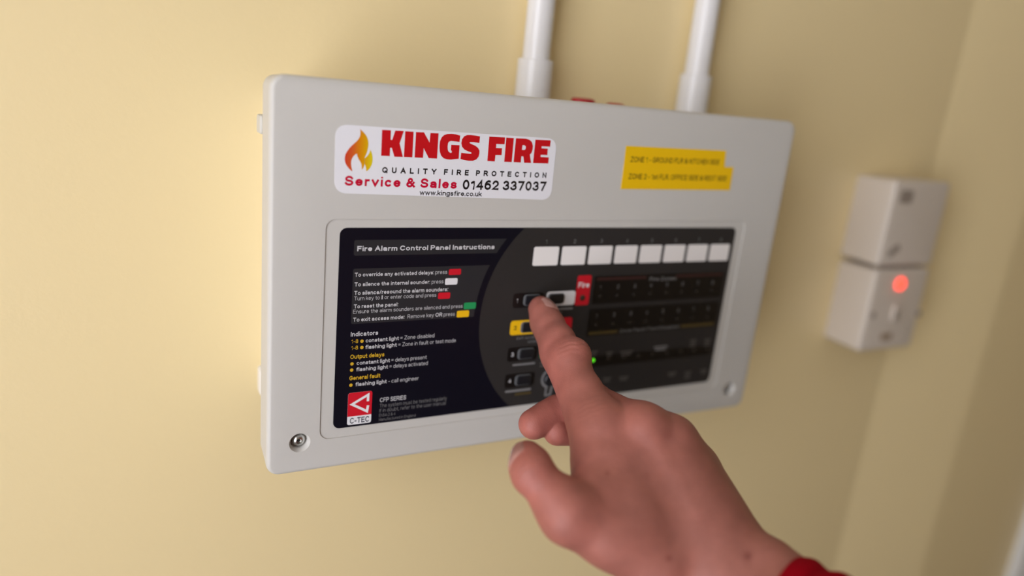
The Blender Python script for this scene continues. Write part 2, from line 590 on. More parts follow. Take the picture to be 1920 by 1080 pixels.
# --- printed overlay
OV = slab('overlay', rrect(0, 0, OW, OH, 0.0042), -0.0006, -0.0003, M['black'], PANEL)
OV['label'] = 'black printed instruction overlay'
CX, CY, CR = 0.1792, 0.0645, 0.0856
a_top = math.acos((OH - 0.00001 - CY) / CR); a_bot = math.acos((CY - 0.00001) / CR)
arc = []
t0, t1 = math.pi / 2 + a_top, math.pi * 1.5 - a_bot
for i in range(41):
    t = t0 + (t1 - t0) * i / 40
    arc.append((CX + CR * math.cos(t), CY + CR * math.sin(t)))
flat('grey_field', [arc + [(OW - .004, 0.00002), (OW - 0.0012, 0.0012), (OW - 0.00002, .004), (OW - 0.00002, OH - .004), (OW - 0.0012, OH - .0012), (OW - .004, OH - 0.00002)]], -0.00025, M['grey'], OV)

Z1 = lambda x, y: (600 + x / 4.908, 400 + y / 4.908)
Z2 = lambda x, y: (600 + x / 4.908, 600 + y / 4.908)
def cut_plate(z, r=0.0012):
    """grey plate with rounded left corners; right end follows the arc"""
    (x0, y1), (x1, y1b), (x1c, y0b), (x0b, y0) = [pp(*q) for q in z]
    x0 = (x0 + x0b) / 2; y1 = (y1 + y1b) / 2; y0 = (y0 + y0b) / 2
    rr = CR + 0.0045
    pts = []
    for i in range(9):
        y = y1 + (y0 - y1) * i / 8
        pts.append((CX - math.sqrt(rr * rr - (y - CY) ** 2), y))
    for i in range(5):
        t = math.radians(270 - 22.5 * i); pts.append((x0 + r + r * math.cos(t), y0 + r + r * math.sin(t)))
    for i in range(5):
        t = math.radians(180 - 22.5 * i); pts.append((x0 + r + r * math.cos(t), y1 - r + r * math.sin(t)))
    return pts
flat('title_plate', [cut_plate([(663, 451), (946, 447), (929, 475), (665, 479.5)])], -0.00024, M['plate'], OV)
flat('instruction_plate', [cut_plate([(661.5, 504.5), (916, 497), (890, 593), (659, 609)])], -0.00024, M['plate'], OV)

TO = -0.00018
def ln(s, x0, y0, x1, y1, cap, wt, m_='print', Z=Z1, track=0.0):
    return text(s, Z(x0, y0), Z(x1, y1), cap / 4.908, wt, M[m_], OV, TO, track, level=True)
B_, R_ = 13.5, 7.5
ln('Fire Alarm Control Panel Instructions', 343, 348, 1606, 331, 48, 16)
ln('To override any activated delays', 320, 585, 1040, 562, 37, B_); ln(': press', 1043, 562, 1170, 557, 37, R_)
ln('To silence the internal sounder', 318, 672, 1005, 650, 37, B_); ln(': press', 1009, 649, 1136, 645, 37, R_)
ln('To silence/resound the alarm sounders', 315, 753, 1168, 717, 38, B_); ln(':', 1173, 716, 1178, 716, 38, R_)
ln('Turn key to', 315, 803, 550, 793, 36, R_); ln('I', 567, 792, 577, 792, 36, B_); ln('or enter code and press', 594, 791, 1070, 768, 36, R_)
ln('To reset the panel', 312, 876, 710, 857, 37, B_); ln(':', 715, 856, 720, 856, 37, R_)
ln('Ensure the alarm sounders are silenced and press', 305, 923, 1312, 871, 36, R_)
ln('To exit access mode:', 305, 998, 776, 972, 37, B_); ln('Remove key', 805, 967, 1048, 955, 36, R_); ln('OR', 1062, 953, 1125, 950, 36, B_); ln('press', 1138, 948, 1241, 944, 36, R_)
def chip(x0, y0, x1, y1, m_):
    a = pp(*Z1(x0, y0)); b = pp(*Z1(x1, y1))
    flat('colour_chip', [rrect(a[0], b[1], b[0], a[1], 0.0009, 4)], TO, M[m_], OV)
chip(1189, 514, 1297, 565, 'red'); chip(1154, 600, 1264, 655, 'white'); chip(1090, 732, 1197, 785, 'red'); chip(1327, 824, 1433, 878, 'green'); chip(1262, 899, 1370, 953, 'yellow')

L2 = lambda *a, **k: ln(*a, Z=Z2, **k)
def dot(x, y, r=16):
    c = pp(*Z2(x, y)); e = pp(*Z2(x + r, y)); rr = e[0] - c[0]
    flat('dot', [[(c[0] + rr * math.cos(i * math.pi / 8), c[1] + rr * math.sin(i * math.pi / 8)) for i in range(16)]], TO, M['yprint'], OV)
L2('Indicators', 284, 153, 535, 138, 42, B_)
L2('1-8', 289, 216, 352, 213, 36, 10, 'yprint'); dot(387, 196); L2('constant light', 421, 206, 725, 188, 37, B_); L2('= Zone disabled', 739, 183, 1052, 160, 36, R_, 'print')
L2('1-8', 287, 276, 350, 273, 36, 10, 'yprint'); dot(386, 254); L2('flashing light', 418, 266, 706, 248, 37, B_); L2('= Zone in fault or test mode', 721, 244, 1250, 205, 36, R_)
L2('Output delays', 279, 360, 592, 336, 40, B_, 'yprint')
dot(295, 405); L2('constant light', 338, 413, 642, 391, 36, B_); L2('= delays present', 656, 386, 982, 361, 36, R_)
dot(292, 462); L2('flashing light', 334, 471, 625, 450, 36, B_); L2('= delays activated', 639, 445, 992, 414, 36, R_)
L2('General fault', 270, 556, 555, 531, 40, B_, 'yprint')
dot(285, 601); L2('flashing light', 327, 608, 613, 585, 36, B_); L2('- call engineer', 629, 581, 907, 553, 36, R_)
L2('CFP SERIES', 551, 757, 792, 733, 40, 11)
L2('The system must be tested regularly', 549, 801, 1166, 742, 34, 7, 'dim'); L2('If in doubt, refer to the user manual', 546, 846, 1155, 785, 34, 7, 'dim')
L2('EN54-2 & 4', 543, 893, 694, 876, 28, 7, 'dim'); L2('Manufactured in England', 542, 929, 880, 891, 26, 7, 'dim')

# maker's badge: red square with a white bent bar over a white strip
q = [pp(*Z2(x, y)) for x, y in ((262, 672), (483, 655), (473, 868), (252, 893), (248, 972), (470, 943))]
bx0, bx1 = (q[0][0] + q[3][0] + q[4][0]) / 3, (q[1][0] + q[2][0] + q[5][0]) / 3
by1, bym, by0 = (q[0][1] + q[1][1]) / 2, (q[2][1] + q[3][1]) / 2, (q[4][1] + q[5][1]) / 2
BADGE = slab('badge', rrect(bx0, by0, bx1, by1, 0.0014), -0.0003, -0.00022, M['white'], OV)
BADGE_P = OV
rr_ = [p for p in rrect(bx0, by0, bx1, by1, 0.0014) if p[1] > (by0 + by1) / 2] + [(bx0, bym), (bx1, bym)]
flat('badge_field', [rr_], -0.00018, M['red'], BADGE_P)
def cmark():
    T = lambda x, y: pp(590 + x / 9.0, 730 + y / 9.0)
    P = [T(*p) for p in ((900, 182), (905, 92), (632, 256), (882, 370), (898, 290))]
    P = np.array(P)
    L, Rr = ribbon([(x * 1e4, y * 1e4) for x, y in P], 16)
    V, F = [], []
    for i in range(len(L) - 1):
        k = len(V)
        for p in (L[i], L[i + 1], Rr[i + 1], Rr[i]):
            V.append(W3(p[0] * 1e-4, p[1] * 1e-4, -0.00012))
        F.append((k, k + 1, k + 2, k + 3))
    me = bpy.data.meshes.new('badge_mark')
    me.from_pydata(V, [], F)
    new_obj('badge_mark', me, M['white'], BADGE_P)
cmark()
text('C-TEC', Z2(274, 957), Z2(452, 934), 52 / 4.908, 12, M['navy'], BADGE_P, -0.00012, level=True)

# --- zone cards: eight white windows with their numbers
for i in range(8):
    x0 = 0.1286 + i * 0.02172
    c = slab('zone_card', rrect(x0, 0.1008, x0 + 0.0192, 0.1137, 0.0012, 4), -0.0003, -0.0001, M['cardw'], PANEL)
    text_mm(str(i + 1), (x0 + 0.0083, 0.1158), (x0 + 0.0083 + (0.0012 if i == 0 else 0.0018), 0.1158), 0.0027, 9, M['dim'], OV, TO)

# --- buttons: printed pad with a raised black key
BW, BH = 0.0230, 0.0102
def button(x, y, padmat, keyx, num=None, lab=None):
    b = slab('button', rrect(x, y - BH / 2, x + BW, y + BH / 2, 0.0020, 5), -0.0003, -0.00005, M[padmat], PANEL)
    b['label'] = lab
    kw = 0.0118
    r = slab('key_ring', rrect(x + keyx - 0.0008, y - 0.0039, x + keyx + kw + 0.0002, y + 0.0039, 0.0022, 5), -0.0001, 0.0003, M['ring'], b, 0.0002)
    slab('key', rrect(x + keyx, y - 0.0034, x + keyx + kw, y + 0.0034, 0.0019, 5), -0.0001, 0.0011, M['key'], b, 0.0006)
    if num:
        text_mm(num, (x + 0.0027, y - 0.0014), (x + 0.0027 + (0.0010 if num == '1' else 0.0020), y - 0.0014), 0.0030, 13, M['print' if padmat == 'row' else 'sblack'], b, 0.0)
rows_y = [0.0772, 0.0580, 0.0388, 0.0194]
for i, y in enumerate(rows_y):
    button(0.1168, y, 'yellow' if i == 1 else 'row', 0.0086, str(i + 1), 'yellow button pad' if i == 1 else 'black button pad')
for (y, m_, lab) in ((rows_y[0], 'white', 'white button pad'), (rows_y[1], 'red', 'red button pad'), (rows_y[2], 'green', 'green button pad')):
    button(0.1422, y, m_, 0.0020, None, lab)

def bar(x0, x1, y, h, m_='dim'):
    flat('print_line', [rrect(x0, y - h / 2, x1, y + h / 2, h * 0.3, 2)], TO, M[m_], OV)
text_mm('EXIT ACCESS', (0.1225, 0.0494), (0.1395, 0.0494), 0.0016, 10, M['dim'], OV, TO)
text_mm('MODE', (0.1315, 0.0464), (0.1395, 0.0464), 0.0016, 10, M['dim'], OV, TO)
bar(0.1215, 0.1390, 0.0310, 0.0013); bar(0.1178, 0.1380, 0.0117, 0.0016, 'dim'); bar(0.1255, 0.1385, 0.0089, 0.0016, 'yfaint')
bar(0.1445, 0.1645, 0.0695, 0.0014); bar(0.1500, 0.1560, 0.0668, 0.0014, 'faint'); bar(0.1440, 0.1600, 0.0500, 0.0014); bar(0.1430, 0.1560, 0.0306, 0.0014, 'faint'); bar(0.1430, 0.1540, 0.0282, 0.0012, 'faint')

# --- key switch: grey keyhole outline round a black lock
def keyhole(r, s, d, cx, cy):
    pts = []
    a0 = math.asin(s / r)
    for i in range(25):
        t = -math.pi / 2 + a0 + (2 * math.pi - 2 * a0) * i / 24
        pts.append((cx + r * math.cos(t), cy + r * math.sin(t)))
    pts += [(cx - s * 0.9 - 0.0006, cy - r - d), (cx + s * 0.9 - 0.0006, cy - r - d)]
    return pts
kx, ky = 0.1528, 0.0180
flat('keyhole_outline', [keyhole(0.0074, 0.0030, 0.0058, kx, ky), keyhole(0.0056, 0.0014, 0.0062, kx, ky)], TO, M['dim'], OV)
ks = loft('key_switch', cyl_rings(kx, ky, [(0.0050, -0.0003), (0.0050, 0.0016), (0.0044, 0.0021)]), M['key'], PANEL, True)
slab('key_slot', rrect(kx - .0006, ky - .003, kx + .0006, ky + .003, 0.0004, 2), 0.0020, 0.00215, M['dark'], ks)

# --- fire indicator block
fb = slab('fire_indicator', rrect(0.1655, 0.0714, 0.1768, 0.0930, 0.0014, 4), -0.0003, -0.00005, M['red'], PANEL)
fb['label'] = 'red block with a round indicator lamp'
text_mm('Fire', (0.1667, 0.0842), (0.1756, 0.0842), 0.0040, 15, M['white'], fb, 0.0)
loft('lamp', cyl_rings(0.1712, 0.0768, [(0.0021, -0.0001), (0.0021, 0.0003), (0.0015, 0.0007), (0.0005, 0.0009)], 16), M['ledhole'], fb, True)

# --- indicator rows
def zz(x, y): return (1090 + x / 6.857, 500 + y / 6.857)
def zz2(x, y): return (1080 + x / 6.857, 620 + y / 6.857)
r1 = (0.1795, 0.0715, 0.2995, 0.0920)
flat('indicator_row', [rrect(*r1, 0.0014, 4)], -0.00022, M['row'], OV)
flat('row_band', [rrect(r1[0] + .002, 0.0888, r1[2] - .002, 0.0908, 0.0005, 2)], -0.0002, M['rfaint'], OV)
flat('band_gap', [rrect(0.2245, 0.0883, 0.2520, 0.0915, 0.0005, 2)], -0.00019, M['row'], OV)
text('Fire Zones', zz(878, 178), zz(1215, 178), 48 / 6.857, 12, M['dim'], OV, TO, level=True)
r2 = (0.1785, 0.0475, 0.2995, 0.0680)
flat('indicator_row', [rrect(*r2, 0.0014, 4)], -0.00022, M['row'], OV)
flat('row_band', [rrect(r2[0] + .002, 0.0485, r2[2] - .002, 0.0508, 0.0005, 2)], -0.0002, M['yfaint'], OV)
flat('band_gap', [rrect(0.2055, 0.0480, 0.2645, 0.0513, 0.0005, 2)], -0.00019, M['row'], OV)
text_mm('Zone Fault/Test/Disabled', (0.2075, 0.0486), (0.2625, 0.0486), 0.0024, 11, M['dim'], OV, TO)
for i in range(8):
    x = 0.1858 + i * 0.01475
    for yn, yl in ((0.0822, 0.0772), (0.0613, 0.0558)):
        text_mm(str(i + 1), (x - .0008, yn), (x + (.0002 if i == 0 else .0008), yn), 0.0030, 11, M['dim'], OV, TO)
        loft('indicator_lamp', cyl_rings(x, yl, [(0.0011, -0.0003), (0.0011, 0.0001), (0.0006, 0.0004)], 12), M['led'], PANEL, True)
# black lamp strip with a lit green lamp
flat('lamp_strip', [rrect(0.1630, 0.0235, 0.2995, 0.0320, 0.0014, 4)], -0.00022, M['row'], OV)
LEDX = pp(1112, 678)[0]
for i in range(9):
    x = LEDX + i * 0.0135
    o = loft('indicator_lamp', cyl_rings(x, 0.0288, [(0.0014, -0.0003), (0.0014, 0.0001), (0.0007, 0.0004)], 12), M['ledg' if i == 0 else 'led'], PANEL, True)
    if i == 0:
        o['label'] = 'lit green supply lamp'
def words(x, y, w, n, m_='faint'):
    c = pp(*zz2(x, y))
    for k in range(n):
        s = 1.0 - 0.22 * (k % 2)
        bar(c[0] - w * s / 2, c[0] + w * s / 2, c[1] + (n - 1) * 0.0011 - k * 0.0022, 0.0013, m_)
words(225, 290, 0.0075, 2); words(430, 300, 0.0060, 2); words(650, 290, 0.0115, 2); words(1090, 225, 0.0130, 2, 'dim')
words(1505, 160, 0.0065, 3); words(1690, 150, 0.0065, 3)
words(400, 630, 0.0075, 2); words(615, 615, 0.0090, 2); words(1235, 560, 0.0085, 2, 'faint'); words(1435, 570, 0.0070, 3); words(1640, 525, 0.0070, 2)

# --- maker-fitted sticker
def poly_px(pts): return [pp(*p) for p in pts]
def rounded(P, r, n=6):
    """round the corners of a quad given in panel coords"""
    P = [np.array(p) for p in P]
    out = []
    for i in range(len(P)):
        a, b, c = P[i - 1], P[i], P[(i + 1) % len(P)]
        u = (a - b) / np.hypot(*(a - b)); w = (c - b) / np.hypot(*(c - b))
        p0, p1 = b + u * r, b + w * r
        for k in range(n + 1):
            t = k / n
            out.append(tuple((1 - t) ** 2 * p0 + 2 * t * (1 - t) * (b * .82 + (p0 + p1) / 2 * .18) + t * t * p1))
    return out
ST = slab('brand_sticker', rounded(poly_px([(629, 232.5), (1044.5, 260), (1032.5, 375), (626.5, 362)]), 0.0062), 0.0, 0.00015, M['sticker'], PANEL)
ST['label'] = 'white rounded sticker with a flame and red lettering'
SO = 0.00022
ka = lambda pts: [pp(700 + x / 10.667, 235 + y / 10.667) for x, y in pts]
kb = lambda pts: [pp(860 + x / 10.667, 245 + y / 10.667) for x, y in pts]
def chaikin(P, n=1):
    for _ in range(n):
        Q = []
        for i in range(len(P)):
            a, b = np.array(P[i]), np.array(P[(i + 1) % len(P)])
            Q += [tuple(a * .75 + b * .25), tuple(a * .25 + b * .75)]
        P = Q
    return P
KF = [ka([(173, 88), (350, 97), (343, 288), (375, 290), (437, 103), (607, 113), (522, 360), (588, 632), (418, 627), (367, 450), (333, 447), (325, 615), (153, 607)]),
      ka([(635, 117), (803, 128), (777, 640), (608, 632)]),
      ka([(850, 133), (1010, 140), (1122, 345), (1140, 152), (1302, 160), (1270, 663), (1105, 655), (1005, 455), (990, 650), (822, 643)]),
      ka([(1735, 205), (1640, 178), (1560, 168), (1480, 172), (1410, 195), (1360, 245), (1330, 320), (1320, 420), (1325, 520), (1350, 600), (1400, 655), (1470, 680), (1550, 685), (1640, 675), (1703, 668), (1722, 398), (1555, 388), (1547, 500), (1567, 510), (1563, 545), (1540, 550), (1505, 530), (1485, 490), (1482, 420), (1490, 360), (1510, 325), (1550, 312), (1640, 320), (1720, 332)]),
      kb([(425, 115), (410, 245), (300, 230), (230, 228), (212, 240), (230, 258), (330, 300), (385, 345), (412, 400), (412, 450), (395, 520), (350, 575), (280, 602), (200, 602), (100, 585), (32, 565), (48, 440), (150, 455), (230, 463), (255, 455), (250, 435), (180, 410), (110, 375), (65, 320), (50, 250), (65, 170), (110, 110), (170, 87), (240, 87), (330, 97)]),
      kb([(610, 118), (925, 135), (915, 272), (750, 265), (743, 348), (865, 352), (855, 488), (733, 485), (718, 615), (570, 605)]),
      kb([(950, 138), (1100, 148), (1057, 628), (907, 622)]),
      kb([(1143, 152), (1340, 160), (1410, 180), (1460, 225), (1482, 300), (1475, 380), (1455, 440), (1420, 480), (1445, 645), (1305, 640), (1290, 515), (1250, 512), (1238, 635), (1095, 628)]),
      kb([(1272, 290), (1310, 290), (1338, 310), (1340, 345), (1325, 380), (1300, 387), (1262, 385)]),
      kb([(1532, 178), (1838, 193), (1825, 320), (1660, 312), (1653, 352), (1780, 360), (1770, 488), (1640, 482), (1633, 525), (1800, 535), (1787, 657), (1483, 647)])]
flat('lettering', KF, SO, M['sred'], ST)
fl = lambda pts: chaikin([pp(640 + x / 10.8, 230 + y / 10.8) for x, y in pts], 1)
flat('flame', [fl([(378, 126), (382, 134), (450, 195), (510, 270), (545, 370), (545, 470), (520, 590), (490, 660), (466, 712), (468, 718), (466, 850), (440, 920), (416, 950), (413, 948), (412, 880), (400, 820), (350, 740), (320, 670), (312, 625), (280, 640), (240, 680), (205, 740), (192, 810), (200, 900), (222, 983), (218, 985), (160, 940), (100, 860), (70, 790), (65, 720), (80, 640), (120, 570), (190, 480), (270, 410), (330, 355), (375, 280), (388, 210)]),
               fl([(580, 543), (583, 548), (610, 600), (630, 680), (630, 780), (610, 860), (570, 930), (507, 985), (503, 983), (498, 900), (471, 842), (470, 835), (471, 722), (474, 716), (510, 690), (550, 640), (575, 590)])], SO, M['flame'], ST)
zs = lambda x, y: (600 + x / 4.0, 210 + y / 4.0)
text('QUALITY FIRE PROTECTION', zs(464, 456), zs(1694, 494), 11.0, 17, M['sblack'], ST, SO, track=52)
text('Service & Sales', zs(184, 551), zs(1022, 575), 18.6, 15.5, M['scrim'], ST, SO, track=6)
text('01462 337037', zs(1067, 581), zs(1690, 592), 18.6, 15.5, M['sblack'], ST, SO, track=3)
text('www.kingsfire.co.uk', zs(746, 622), zs(1210, 633), 9.6, 12.5, M['sblack'], ST, SO)

# --- two printed tapes
zt = lambda x, y: (1160 + x / 8.727, 270 + y / 8.727)
for i, (q, s, p0, p1) in enumerate([(((120, 30), (1757, 110), (1728, 402), (76, 395)), 'ZONE 1 - GROUND FLR & KITCHEN SIDE', (190, 292), (1640, 338)),
                                    (((84, 345), (1875, 378), (1815, 757), (30, 736)), 'ZONE 2 - 1st FLR. OFFICE SIDE & REST SIDE', (155, 570), (1755, 605))]):
    t = slab('zone_label', poly_px([zt(*p) for p in q]), 0.0, 0.00012 + i * 0.0001, M['tape'], PANEL, smooth=False)
    t['label'] = 'yellow tape naming zone %d' % (i + 1)
    text(s, zt(*p0), zt(*p1), 88 / 8.727, 11, M['tapeink'], t, 0.00018 + i * 0.0001)

# --- red cable glands and a white plug on the top of the back box, knockout stubs on its left side
def top_part(u, v, half, off, m_, name, up):
    x, y = pp(u, v, off)
    pts = [(x + half * math.cos(a), -(DEP + off) + 0.8 * half * math.sin(a)) for a in [2 * math.pi * i / 16 for i in range(16)]]
    zt_ = Z0 + y
    zb = Z0 + LY1 - 0.0135
    rings = [[Vector((a, b, z)) for a, b in [(x + (px - x) * s, -(DEP + off) + (py + DEP + off) * s) for px, py in pts]] for z, s in ((zb, 1), (zt_ - .002, 1), (zt_ - .0006, .9), (zt_, .7))]
    return loft(name, rings, M[m_], PANEL, True)
top_part(1094, 184, 0.0095, -0.060, 'redpvc', 'cable_gland', 0)
top_part(1154, 193.5, 0.0075, -0.060, 'redpvc', 'cable_gland', 0)
top_part(770.5, 162.5, 0.0021, -0.045, 'whitep', 'plug', 0)
def side_part(v0, v1, u, off, m_):
    x, y1 = pp(u, v0, off); _, y0 = pp(u, v1, off)
    pts = rrect(-(DEP + off) - .007, Z0 + y0, -(DEP + off) + .007, Z0 + y1, 0.003, 4)
    rings = [[Vector((X, a, b)) for a, b in pts] for X in (LX0 + .0135, x + .001)]
    c = np.mean(pts, 0)
    rings.append([Vector((x, c[0] + (a - c[0]) * .85, c[1] + (b - c[1]) * .9)) for a, b in pts])
    return loft('side_knockout', rings, M[m_], PANEL, True)
side_part(214, 250, 484.2, -0.070, 'box')
side_part(690, 738, 486.0, -0.070, 'whitep')

# ================================================================ conduits
def conduit(xc, u, v, label):
    off = -0.0815
    y = -(DEP + off)
    ztop = Z0 + pp(u, v, off)[1]
    zb = Z0 + LY1 - 0.0135
    def ring(r, z, n=32):
        return [Vector((xc + r * math.cos(2 * math.pi * i / n), y + r * math.sin(2 * math.pi * i / n), z)) for i in range(n)]
    c = root('conduit_pipe', (xc, 0, zb), label, 'conduit', 'white conduits rising from the alarm panel')
    loft('pipe', [ring(.01, ztop - .012), ring(.01, H - .0005)], M['pvc'], c, True)
    loft('coupling', [ring(.0130, zb), ring(.0130, ztop - .0006), ring(.0124, ztop), ring(.0100, ztop)], M['pvc'], c, True)
    return c
conduit(0.1600, 1000, 111, 'white plastic conduit rising from the panel top between sticker and red cable glands')
conduit(0.3105, 1300, 140, 'white plastic conduit rising from the panel top above the yellow zone labels')

# ================================================================ two surface boxes by the corner
def accessory(x0, x1, y0, y1, name, label, cat):
    c = root(name, (W3((x0 + x1) / 2, y0).x, 0, W3(0, y0).z), label, cat, None)
    loft('back_box', [[W3(x, y, -DEP + .0003) for x, y in rrect(x0 + .001, y0 + .001, x1 - .001, y1 - .001, .004)],
                      [W3(x, y, -.0585) for x, y in rrect(x0 + .0005, y0 + .0005, x1 - .0005, y1 - .0005, .004)]], M['acc'], c, True)
    f = slab('face_plate', rrect(x0, y0, x1, y1, .005), -.0585, -.0500, M['acc'], c, 0.0035)
    return c, f
AX0, AX1 = 0.5505, 0.6365
c1, f1 = accessory(AX0 - .001, AX1 - .001, 0.0755, 0.1620, 'isolator_box', 'aged white surface box with grey marks, directly above the lit red neon', 'switch box')
def mark(u, v, w, h, m_, parent, name, off=-0.0499, rot=0.0, th=0.0008):
    x, y = pp(u, v, -0.05)
    P = rrect(-w / 2, -h / 2, w / 2, h / 2, min(w, h) * .25, 3)
    c_, s_ = math.cos(rot), math.sin(rot)
    return slab(name, [(x + a * c_ - b * s_, y + a * s_ + b * c_) for a, b in P], -0.0502, -0.05 + th, M[m_], parent)
mark(1700, 369, .019, .013, 'mark', c1, 'moulded_mark', th=0.0004)
mark(1676, 470, .017, .0075, 'mark', c1, 'moulded_mark', rot=0.55, th=0.0004)
c2, f2 = accessory(AX0 + .001, AX1, -0.0150, 0.0725, 'fused_spur', 'aged white fused spur with a lit red neon, mounted below a matching box', 'fused spur')
x, y = pp(1687, 532, -.05)
loft('neon_lamp', cyl_rings(x, y, [(.0062, -.0502), (.0062, -.0482), (.0050, -.0470), (.0022, -.0464)], 20), M['neon'], c2, True)
for u, v in ((1637, 591), (1722, 588)):
    x, y = pp(u, v, -.05)
    sc = loft('screw', cyl_rings(x, y, [(.0036, -.0502), (.0036, -.0494), (.0026, -.0488)], 16), M['mark'], c2, True)
mark(1677, 587, .0085, .018, 'acc', c2, 'rocker_switch', th=0.003)
mark(1677, 590, .0050, .011, 'mark', c2, 'switch_marking', th=0.0034)
mark(1660, 631, .016, .0075, 'brown', c2, 'fuse_holder', th=0.0012)

# ================================================================ the hand pressing a button
# joints: pixel they project to and distance from the lens along its axis (metres)
def J(u, v, z): return px2cam(u, v, z)
HJ = {
 'wr': J(1352, 1120, .378), 'wu': J(1398, 1066, .384),          # wrist, thumb side and little-finger side
 'ix0': J(1128, 806, .414), 'ix1': J(1064, 673, .450), 'ix2': J(1031, 607, .474), 'ix3': J(1014, 574, .4845),
 'md0': J(1206, 802, .411), 'md1': J(1112, 752, .458), 'md2': J(1045, 774, .462), 'md3': J(1001, 795, .452),
 'rg0': J(1262, 826, .415), 'rg1': J(1150, 800, .462), 'rg2': J(1088, 806, .466), 'rg3': J(1045, 809, .455),
 'lt0': J(1306, 878, .425), 'lt1': J(1215, 866, .462), 'lt2': J(1165, 866, .462), 'lt3': J(1138, 866, .452),
 'th0': J(1235, 1062, .374), 'th1': J(1066, 966, .372), 'th2': J(999, 887, .380), 'th3': J(988, 855, .392),
 'fa1': J(1520, 1195, .350), 'fa2': J(1900, 1440, .270),
}
def hand_field():
    h = 0.00075
    lo = np.array([-0.006, 0.000, 0.290]); hi = np.array([0.205, 0.212, 0.500])
    n = np.ceil((hi - lo) / h).astype(int)
    axs = [lo[i] + h * np.arange(n[i]) for i in range(3)]
    BIG = np.float32(0.05)
    new = lambda: np.full(n, BIG, np.float32)
    def cone(D, a, b, ra, rb, k):
        a = np.asarray(a); b = np.asarray(b)
        mg = max(ra, rb) + k + 0.004
        l = np.minimum(a, b) - mg; u = np.maximum(a, b) + mg
        i0 = np.clip(((l - lo) / h).astype(int), 0, n); i1 = np.clip(((u - lo) / h).astype(int) + 2, 0, n)
        if (i1 <= i0).any():
            return D
        X = axs[0][i0[0]:i1[0], None, None].astype(np.float32); Y = axs[1][None, i0[1]:i1[1], None].astype(np.float32); Z = axs[2][None, None, i0[2]:i1[2]].astype(np.float32)
        d = (b - a).astype(np.float32); L2_ = float(d @ d) + 1e-12
        t = np.clip(((X - a[0]) * d[0] + (Y - a[1]) * d[1] + (Z - a[2]) * d[2]) / L2_, 0, 1).astype(np.float32)
        q = np.sqrt((X - a[0] - t * d[0]) ** 2 + (Y - a[1] - t * d[1]) ** 2 + (Z - a[2] - t * d[2]) ** 2) - (ra + (rb - ra) * t)
        sl = tuple(slice(i0[i], i1[i]) for i in range(3))
        D[sl] = smin(D[sl], q, k)
        return D
    def smin(a, b, k):
        m_ = np.minimum(a, b)
        if k <= 0:
            return m_
        g = np.maximum(k - np.abs(a - b), 0) / k
        return m_ - g * g * k * 0.25
    P = HJ
    dn = np.array([0.0, 0.0, 1.0])                 # towards the palm (away from the lens)
    lerp = lambda a, b, t: a + (b - a) * t
    # ---- back of the hand, palm, wrist and forearm
    D = new()
    K = 0.013
    wr, wu = P['wr'], P['wu']
    cones = []
    for key, t, r0, r1 in (('ix0', 0.0, .0160, .0122), ('md0', .33, .0165, .0122), ('rg0', .66, .0155, .0112), ('lt0', 1.0, .0120, .0096)):
        base = lerp(wr, wu, t)
        cones.append((lerp(base, P[key], .12), P[key] + dn * .003, r0, r1))
    for key, t, r in (('ix0', .1, .013), ('md0', .4, .014), ('rg0', .65, .013), ('lt0', .9, .012)):
        cones.append((lerp(lerp(wr, wu, t), P[key], .2) + dn * .010, P[key] + dn * .010 + (wr - P[key]) * .08, .014, r * .92))
    cones.append((P['th0'] + dn * .004, P['th1'] + dn * .001, .0170, .0118))
    cones.append((lerp(P['th0'], P['ix0'], .30) + dn * .008, P['th1'] + dn * .004, .0165, .0100))
    cones.append((lerp(P['th0'], P['th1'], .55) + dn * .004, lerp(P['ix0'], wr, .34) + dn * .004, .0120, .0110))
    cones.append((J(1110, 800, .418), J(1119, 872, .404), .0110, .0112))
    cones.append((J(1119, 872, .404), J(1150, 960, .392), .0112, .0150))
    cones.append((J(1150, 870, .402), J(1190, 985, .384), .0120, .0150))
    cones.append((J(1108, 930, .386), J(1076, 958, .377), .0112, .0105))
    for (ka_, kb_), t in ((('ix0', 'md0'), .2), (('md0', 'rg0'), .5), (('rg0', 'lt0'), .8)):
        q0 = (P[ka_] + P[kb_]) / 2
        cones.append((lerp(lerp(wr, wu, t), q0, .15), lerp(q0, lerp(wr, wu, t), .10) + dn * .002, .0160 if t < .7 else .0135, .0112 if t < .7 else .0105))
    cones.append((wr, P['fa1'] + (wr - wu) * .22, .0190, .0215))
    cones.append((wu, P['fa1'] - (wr - wu) * .22, .0150, .0215))
    cones.append((P['fa1'], P['fa2'], .0262, .0300))
    for c in cones:
        D = cone(D, *c, K)
    # knuckle heads, ulna head, tendons, veins
    up = -dn
    for key, r, o in (('ix0', .0100, .0022), ('md0', .0098, .0034), ('rg0', .0088, .0034), ('lt0', .0078, .0030)):
        D = cone(D, P[key] + up * o, P[key] + up * o, r, r, .008)
    D = cone(D, J(1452, 1058, .374), J(1474, 1076, .368), .0112, .0110, .010)
    for key, t in (('ix0', .25), ('md0', .42), ('rg0', .58), ('lt0', .80)):
        b = lerp(wr, wu, t)
        s0 = P[key] + up * .0098; s1 = lerp(P[key], b, .45) + up * .0122; s2 = lerp(P[key], b, .85) + up * .0148
        D = cone(D, s0, s1, .0016, .0013, .007)
        D = cone(D, s1, s2, .0013, .0010, .007)
    # ---- fingers, each blended with the palm only
    def finger(ch, radii, kf, extra=()):
        F = new()
        for i in range(len(ch) - 1):
            F = cone(F, ch[i], ch[i + 1], radii[i], radii[i + 1], kf)
        for a, b, ra, rb, k in extra:
            F = cone(F, a, b, ra, rb, k)
        return F
    out = D.copy()
    ixax = P['ix1'] - P['ix0']
    r1 = J(1078, 664, .447)
